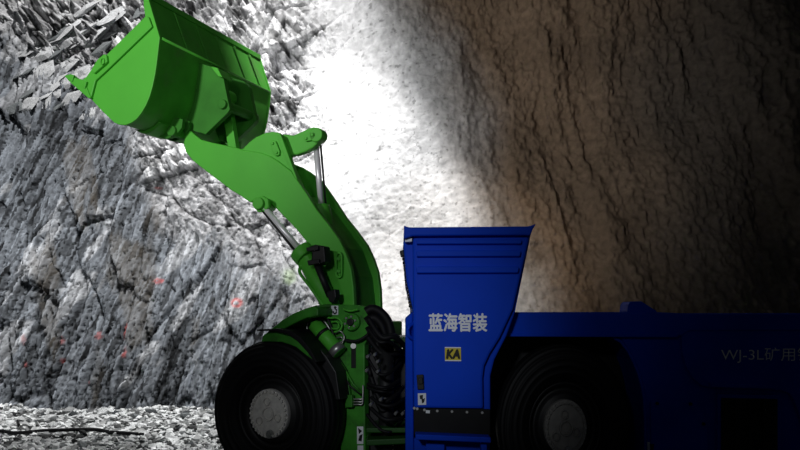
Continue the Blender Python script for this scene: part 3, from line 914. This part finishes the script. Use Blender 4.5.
for pts in ([(366, 312), (372, 309), (380, 312), (388, 322), (391, 336), (388, 346)], [(366, 322), (374, 318), (382, 326), (385, 340), (382, 352)], [(367, 332), (373, 330), (378, 340), (376, 356)]):
    MB().tube(smooth_path([Q(x, y, 7.25) for x, y in pts], 8), 0.042, 10).build('hydraulic_hose', RUBBER, loader)
for x, y in ((367, 357), (374, 355), (377, 362), (377, 372), (366, 371), (395, 414), (402, 414), (380, 400), (370, 405)):
    p = Q(x, y, 6.84)
    MB().tube([p, p + Vector((0.02, 0.05, 0.015))], 0.013, 6).build('hose_fitting', STEEL, loader)

# ---- operator cab
YC = 6.28
cab_o = [(403, 241), (411, 239), (411.5, 232), (531.5, 232), (515, 313), (506.7, 336), (500, 349), (494.5, 360), (490.5, 376), (490.5, 420), (490.5, 436), (414, 434), (412.5, 308), (406.5, 281)]
cab = prismQ(cab_o, YC + 0.06, YC + 1.75, 'operator_cab', BLUE, loader, 0.015)
door = [(412.6, 234), (530.5, 234), (513.5, 309), (500, 338), (490, 354), (484.5, 366), (483, 378), (483.5, 409), (413.8, 408)]
sub(cab, prismQ(door, YC, YC + 0.07, 'side_panel', BLUE, loader, 0.02))
sub(cab, prismQ([(404, 225), (407, 226.8), (411.7, 227.2), (528, 226.2), (532, 225.2), (536.5, 223.6), (533, 229), (530.5, 235.5), (525, 235), (412.5, 236), (404, 239)], YC - 0.07, YC + 1.8, 'canopy', BLUE, loader, 0.012))
sub(cab, prismQ([(405, 239), (412, 238), (412, 241.5), (405, 242)], YC - 0.02, YC + 0.1, 'canopy_seal', GREYINK, loader, 0.002))
for y0, y1, x1 in ((239.5, 243.5, 522), (250.5, 256, 521), (266.5, 272.5, 519)):
    A_ = [(416, y0 + 1), (417, y0), (x1 - 1, y0), (x1, y0 + 1), (x1 - 1, y1), (417, y1 + 0.3)]
    sub(cab, MB().loft([Q(x, y, YC - 0.04) for x, y in A_], [Q(x, y + (2.6 if y > (y0 + y1) / 2 else 0), YC + 0.02) for x, y in A_]).build('stiffening_rib', BLUE, loader, 0.007))
# front corner post, grab ring and mirror knob
sub(cab, prismQ([(405.5, 318), (412.5, 312), (414, 470), (405.5, 470)], YC + 0.10, YC + 0.5, 'corner_post', BLUE_DARK, loader, 0.01))
sub(cab, MB().tube(smooth_path([Q(413, 324, YC + 0.08), Q(408.5, 327, YC + 0.04), Q(408.5, 335, YC + 0.04), Q(413, 339, YC + 0.08)], 6), 0.016, 8).build('grab_ring', BLUE, loader))
sub(cab, prismQ([(399.5, 251), (404, 249), (405, 256), (401, 257)], YC + 0.12, YC + 0.22, 'lamp_knob', BLACK, loader, 0.01))
mb = MB()
for k in range(14):
    y = 258 + k * 3.6
    x = 403.6 + (k / 14) * 7.0
    mb.loft([Q(x - 1.5, y, YC + 0.2), Q(x + 2, y, YC + 0.2), Q(x + 2, y + 3, YC + 0.2), Q(x - 1.2 + random.uniform(-.4, .4), y + 2.6, YC + 0.2)], [Q(x - 1.5, y, YC + 0.3), Q(x + 2, y, YC + 0.3), Q(x + 2, y + 3, YC + 0.3), Q(x - 1.2, y + 2.6, YC + 0.3)])
sub(cab, mb.build('edge_seal', RUBBER, loader, kind='stuff'))


def text_mesh(txt, x0, y0, x1, y1, Y, name, m, parent, fat=0.0, shear=0.0, label=None):
    c = bpy.data.curves.new(name, 'FONT')
    c.body = txt
    c.shear = shear
    t = bpy.data.objects.new(name, c)
    COL.objects.link(t)
    bpy.context.view_layer.update()
    me = bpy.data.meshes.new_from_object(t.evaluated_get(bpy.context.evaluated_depsgraph_get()))
    bpy.data.objects.remove(t, do_unlink=True)
    co = np.array([v.co[:] for v in me.vertices])
    lo, hi = co.min(0), co.max(0)
    a, b = Q(x0, y1, Y), Q(x1, y0, Y)
    mb_ = MB()
    fs = [tuple(p.vertices) for p in me.polygons]
    for q, (ox, oz) in enumerate(((0, 0), (fat, 0), (-fat, 0), (0, fat), (0, -fat)) if fat else ((0, 0),)):
        mb_.add([(a.x + (p[0] - lo[0]) / (hi[0] - lo[0]) * (b.x - a.x) + ox, Y - 0.0004 * q, a.z + (p[1] - lo[1]) / (hi[1] - lo[1]) * (b.z - a.z) + oz) for p in co], fs)
    return sub(parent, mb_.build(name, m, loader, label=label))


text_mesh('蓝海智装', 429, 313.6, 486.8, 331.4, YC - 0.004, 'lettering', GREYINK, cab, 0.004, label='white Chinese lettering')
ka = flat([(444.8, 347), (460.9, 347.2), (461.1, 361.2), (445, 361)], 0, 'safety_label', YELLOW, cab, 'small yellow label reading KA', Y=YC - 0.006)
for q in ([(444.8, 347), (460.9, 347.2), (460.9, 348.2), (444.8, 348)], [(445, 360), (461.1, 360.2), (461.1, 361.2), (445, 361)]):
    flat(q, 0, 'label_border', GREYINK, cab, Y=YC - 0.010)
text_mesh('KA', 446.6, 349.6, 459.6, 358.4, YC - 0.012, 'lettering', BLACK, cab, 0.005, 0.15)
lt = [(416.4, 375), (423.6, 374.5), (424.2, 389.5), (417.6, 389.8)]
sub(cab, prismQ(lt, YC - 0.02, YC + 0.01, 'door_latch', BLACK, loader, 0.006))
sub(cab, prismQ([(418.5, 377.5), (422.5, 377.3), (422.8, 384), (418.8, 384.2)], YC - 0.035, YC - 0.015, 'latch_paddle', BLACK, loader, 0.004))
flat([(417.8, 393.4), (426, 393.2), (426.2, 404.8), (418, 405)], 0, 'sticker', WHITE, cab, 'small white warning sticker', Y=YC - 0.006)
for q in ([(419.5, 395.5), (423, 394.8), (422.6, 399.4), (420, 399)], [(421.5, 399.4), (425, 398.2), (424, 402.2), (422, 403.4)]):
    flat(q, 0, 'sticker_mark', BLACK, cab, Y=YC - 0.010)
# rubber skirt with its row of bolts, and the step
skirt = prismQ([(413.5, 408.3), (490.3, 409.5), (490.3, 437), (414, 434.5)], YC + 0.0, YC + 0.045, 'rubber_skirt', RUBBER, loader, 0.004)
sub(cab, skirt)
for x, y in ((414.3, 408.2), (417.2, 408.8), (424.4, 410), (437.3, 411), (452, 411.6), (467, 412.2), (482.3, 412.8)):
    p = Q(x, y, YC - 0.014)
    sub(cab, MB().tube([p, p + Vector((0, 0.03, 0))], 0.0105, 8).build('skirt_bolt', STEEL, loader))
flat([(425.8, 410.2), (429.8, 410.4), (429.8, 413.3), (425.8, 413.1)], 0, 'tag', WHITE, cab, 'tiny white tag', Y=YC - 0.006)
step = prismQ([(415.5, 434.3), (490.8, 437.4), (491, 443), (415.5, 439.8)], YC - 0.14, YC + 0.08, 'step', BLUE, loader, 0.008)
sub(step, prismQ([(426, 443), (444.5, 443), (444.5, 480), (426, 480)], YC + 0.02, YC + 0.08, 'step_leg', BLUE, loader, 0.006))
sub(step, prismQ([(480.5, 442), (487, 442), (487, 480), (484, 480)], YC - 0.05, YC + 0.05, 'step_leg', BLUE, loader, 0.006))
sub(step, prismQ([(414, 438), (490, 440), (490, 485), (414, 485)], YC + 0.10, YC + 0.5, 'step_back', BLUE_DARK, loader, 0.01))

# ---- rear frame with hood, wheel arch and engine covers
YH = 6.55
rear = prismQ([(613, 334), (622, 340), (628.7, 349), (634.5, 360), (639.5, 373), (643, 386), (645, 398), (646, 420), (646, 485), (930, 485), (930, 320), (613, 320)], YH, YH + 1.75, 'rear_frame', BLUE_DARK, loader, 0.012)
hood = prismQ([(489, 312.2), (655, 312), (690, 313.6), (930, 313.4), (930, 330), (690, 331), (682, 335.8), (489, 335.8)], YH - 0.05, YH + 1.75, 'hood', BLUE_DARK, loader, 0.012)
sub(hood, prismQ([(489, 333.5), (678, 333.8), (678, 337.3), (489, 336.4)], YH - 0.07, YH + 0.1, 'hood_rim', BLUE_DARK, loader, 0.004))
sub(hood, prismQ([(627.5, 313), (628.5, 304), (631, 301.5), (641.5, 301.2), (649, 306), (657, 311), (657, 314)], YH - 0.03, YH + 0.22, 'hood_bump', BLUE_DARK, loader, 0.01))
sub(rear, prismQ([(488, 330), (640, 330), (650, 485), (488, 485)], YH + 0.55, YH + 0.75, 'arch_liner', BLACK, loader, 0.01))
sub(rear, prismQ([(489, 334), (614, 334), (614, 338), (489, 338)], YH + 0.0, YH + 0.6, 'arch_roof', BLACK, loader, 0.004))
arch_pts = [(612, 336.5), (621, 341.5), (628, 350.5), (634, 362), (638.8, 374), (642.3, 387), (644.3, 399), (645.3, 420), (645.3, 485)]
mb = MB()
mb.tube([Q(x, y, YH + 0.0) for x, y in arch_pts], 0.014, 8)
sub(rear, mb.build('arch_rim', BLUE_DARK, loader))
# seam of the engine cover, raised side cover, access hatch with bolts
seam = [(622, 338.5), (673, 338.3), (678, 340), (680, 346), (681.3, 356), (685.5, 369), (692.6, 380.5), (700, 386.5), (709.6, 389.3), (740, 390.3), (781, 391.7), (788, 394.5), (793, 402), (796.6, 412), (806, 440), (812, 480)]
cover = [(681, 326)] + [(x + 1.5, y - 1) for x, y in seam[4:]] + [(930, 480), (930, 326)]
sub(rear, prismQ(cover, YH - 0.035, YH + 0.01, 'engine_cover', BLUE_DARK, loader, 0.008))
sub(rear, prismQ([(651, 401), (656, 400), (690, 400.5), (697, 403), (702, 409), (706, 420), (708, 436), (708.5, 485), (651, 485)], YH - 0.03, YH + 0.01, 'access_hatch', BLUE_DARK, loader, 0.008))
for x, y in ((657.5, 403.5), (691, 404), (704, 424)):
    p = Q(x, y, YH - 0.045)
    sub(rear, MB().tube([p, p + Vector((0, 0.03, 0))], 0.014, 6).build('hatch_bolt', BLACK, loader))
flat([(647.5, 442), (656.5, 442), (656.5, 455), (647.5, 455)], 0, 'sticker', WHITE, rear, 'white sticker with black mark', Y=YH - 0.006)
flat([(650, 444), (654, 444), (653, 455), (651, 455)], 0, 'sticker_mark', BLACK, rear, Y=YH - 0.035)
sub(rear, prismQ([(712, 383), (760, 384.5), (776, 386.5), (776, 389), (712, 387)], YH - 0.10, YH - 0.03, 'rain_lip', BLUE_DARK, loader, 0.004))
grille = prismQ([(718, 394), (781, 395), (781, 485), (718, 485)], YH - 0.045, YH + 0.0, 'grille', BLUE_DARK, loader, 0.006)
sub(grille, prismQ([(721.5, 398), (777.5, 399), (777.5, 485), (721.5, 485)], YH - 0.052, YH - 0.02, 'grille_back', BLACK, loader, 0.0))
for k in range(11):
    y = 401 + k * 5.2
    sub(grille, prismQ([(722, y), (777, y + 0.8), (777, y + 2.2), (722, y + 1.4)], YH - 0.075, YH - 0.05, 'slat', BLACK, loader, 0.003))
for x in (735.5, 749.5, 763.5):
    sub(grille, prismQ([(x, 399), (x + 1.2, 399), (x + 1.2, 470), (x, 470)], YH - 0.082, YH - 0.05, 'grille_bar', BLACK, loader, 0.002))
text_mesh('WJ-3L矿用铲运机', 721, 347.5, 846, 363, YH - 0.040, 'lettering', DIMINK, rear, 0.0, label='grey model lettering')

# every vertex of a sub-part was written in loader space: keep them there
for o in bpy.data.objects:
    if o.parent and o.parent.parent: o.matrix_parent_inverse = Matrix.Identity(4)
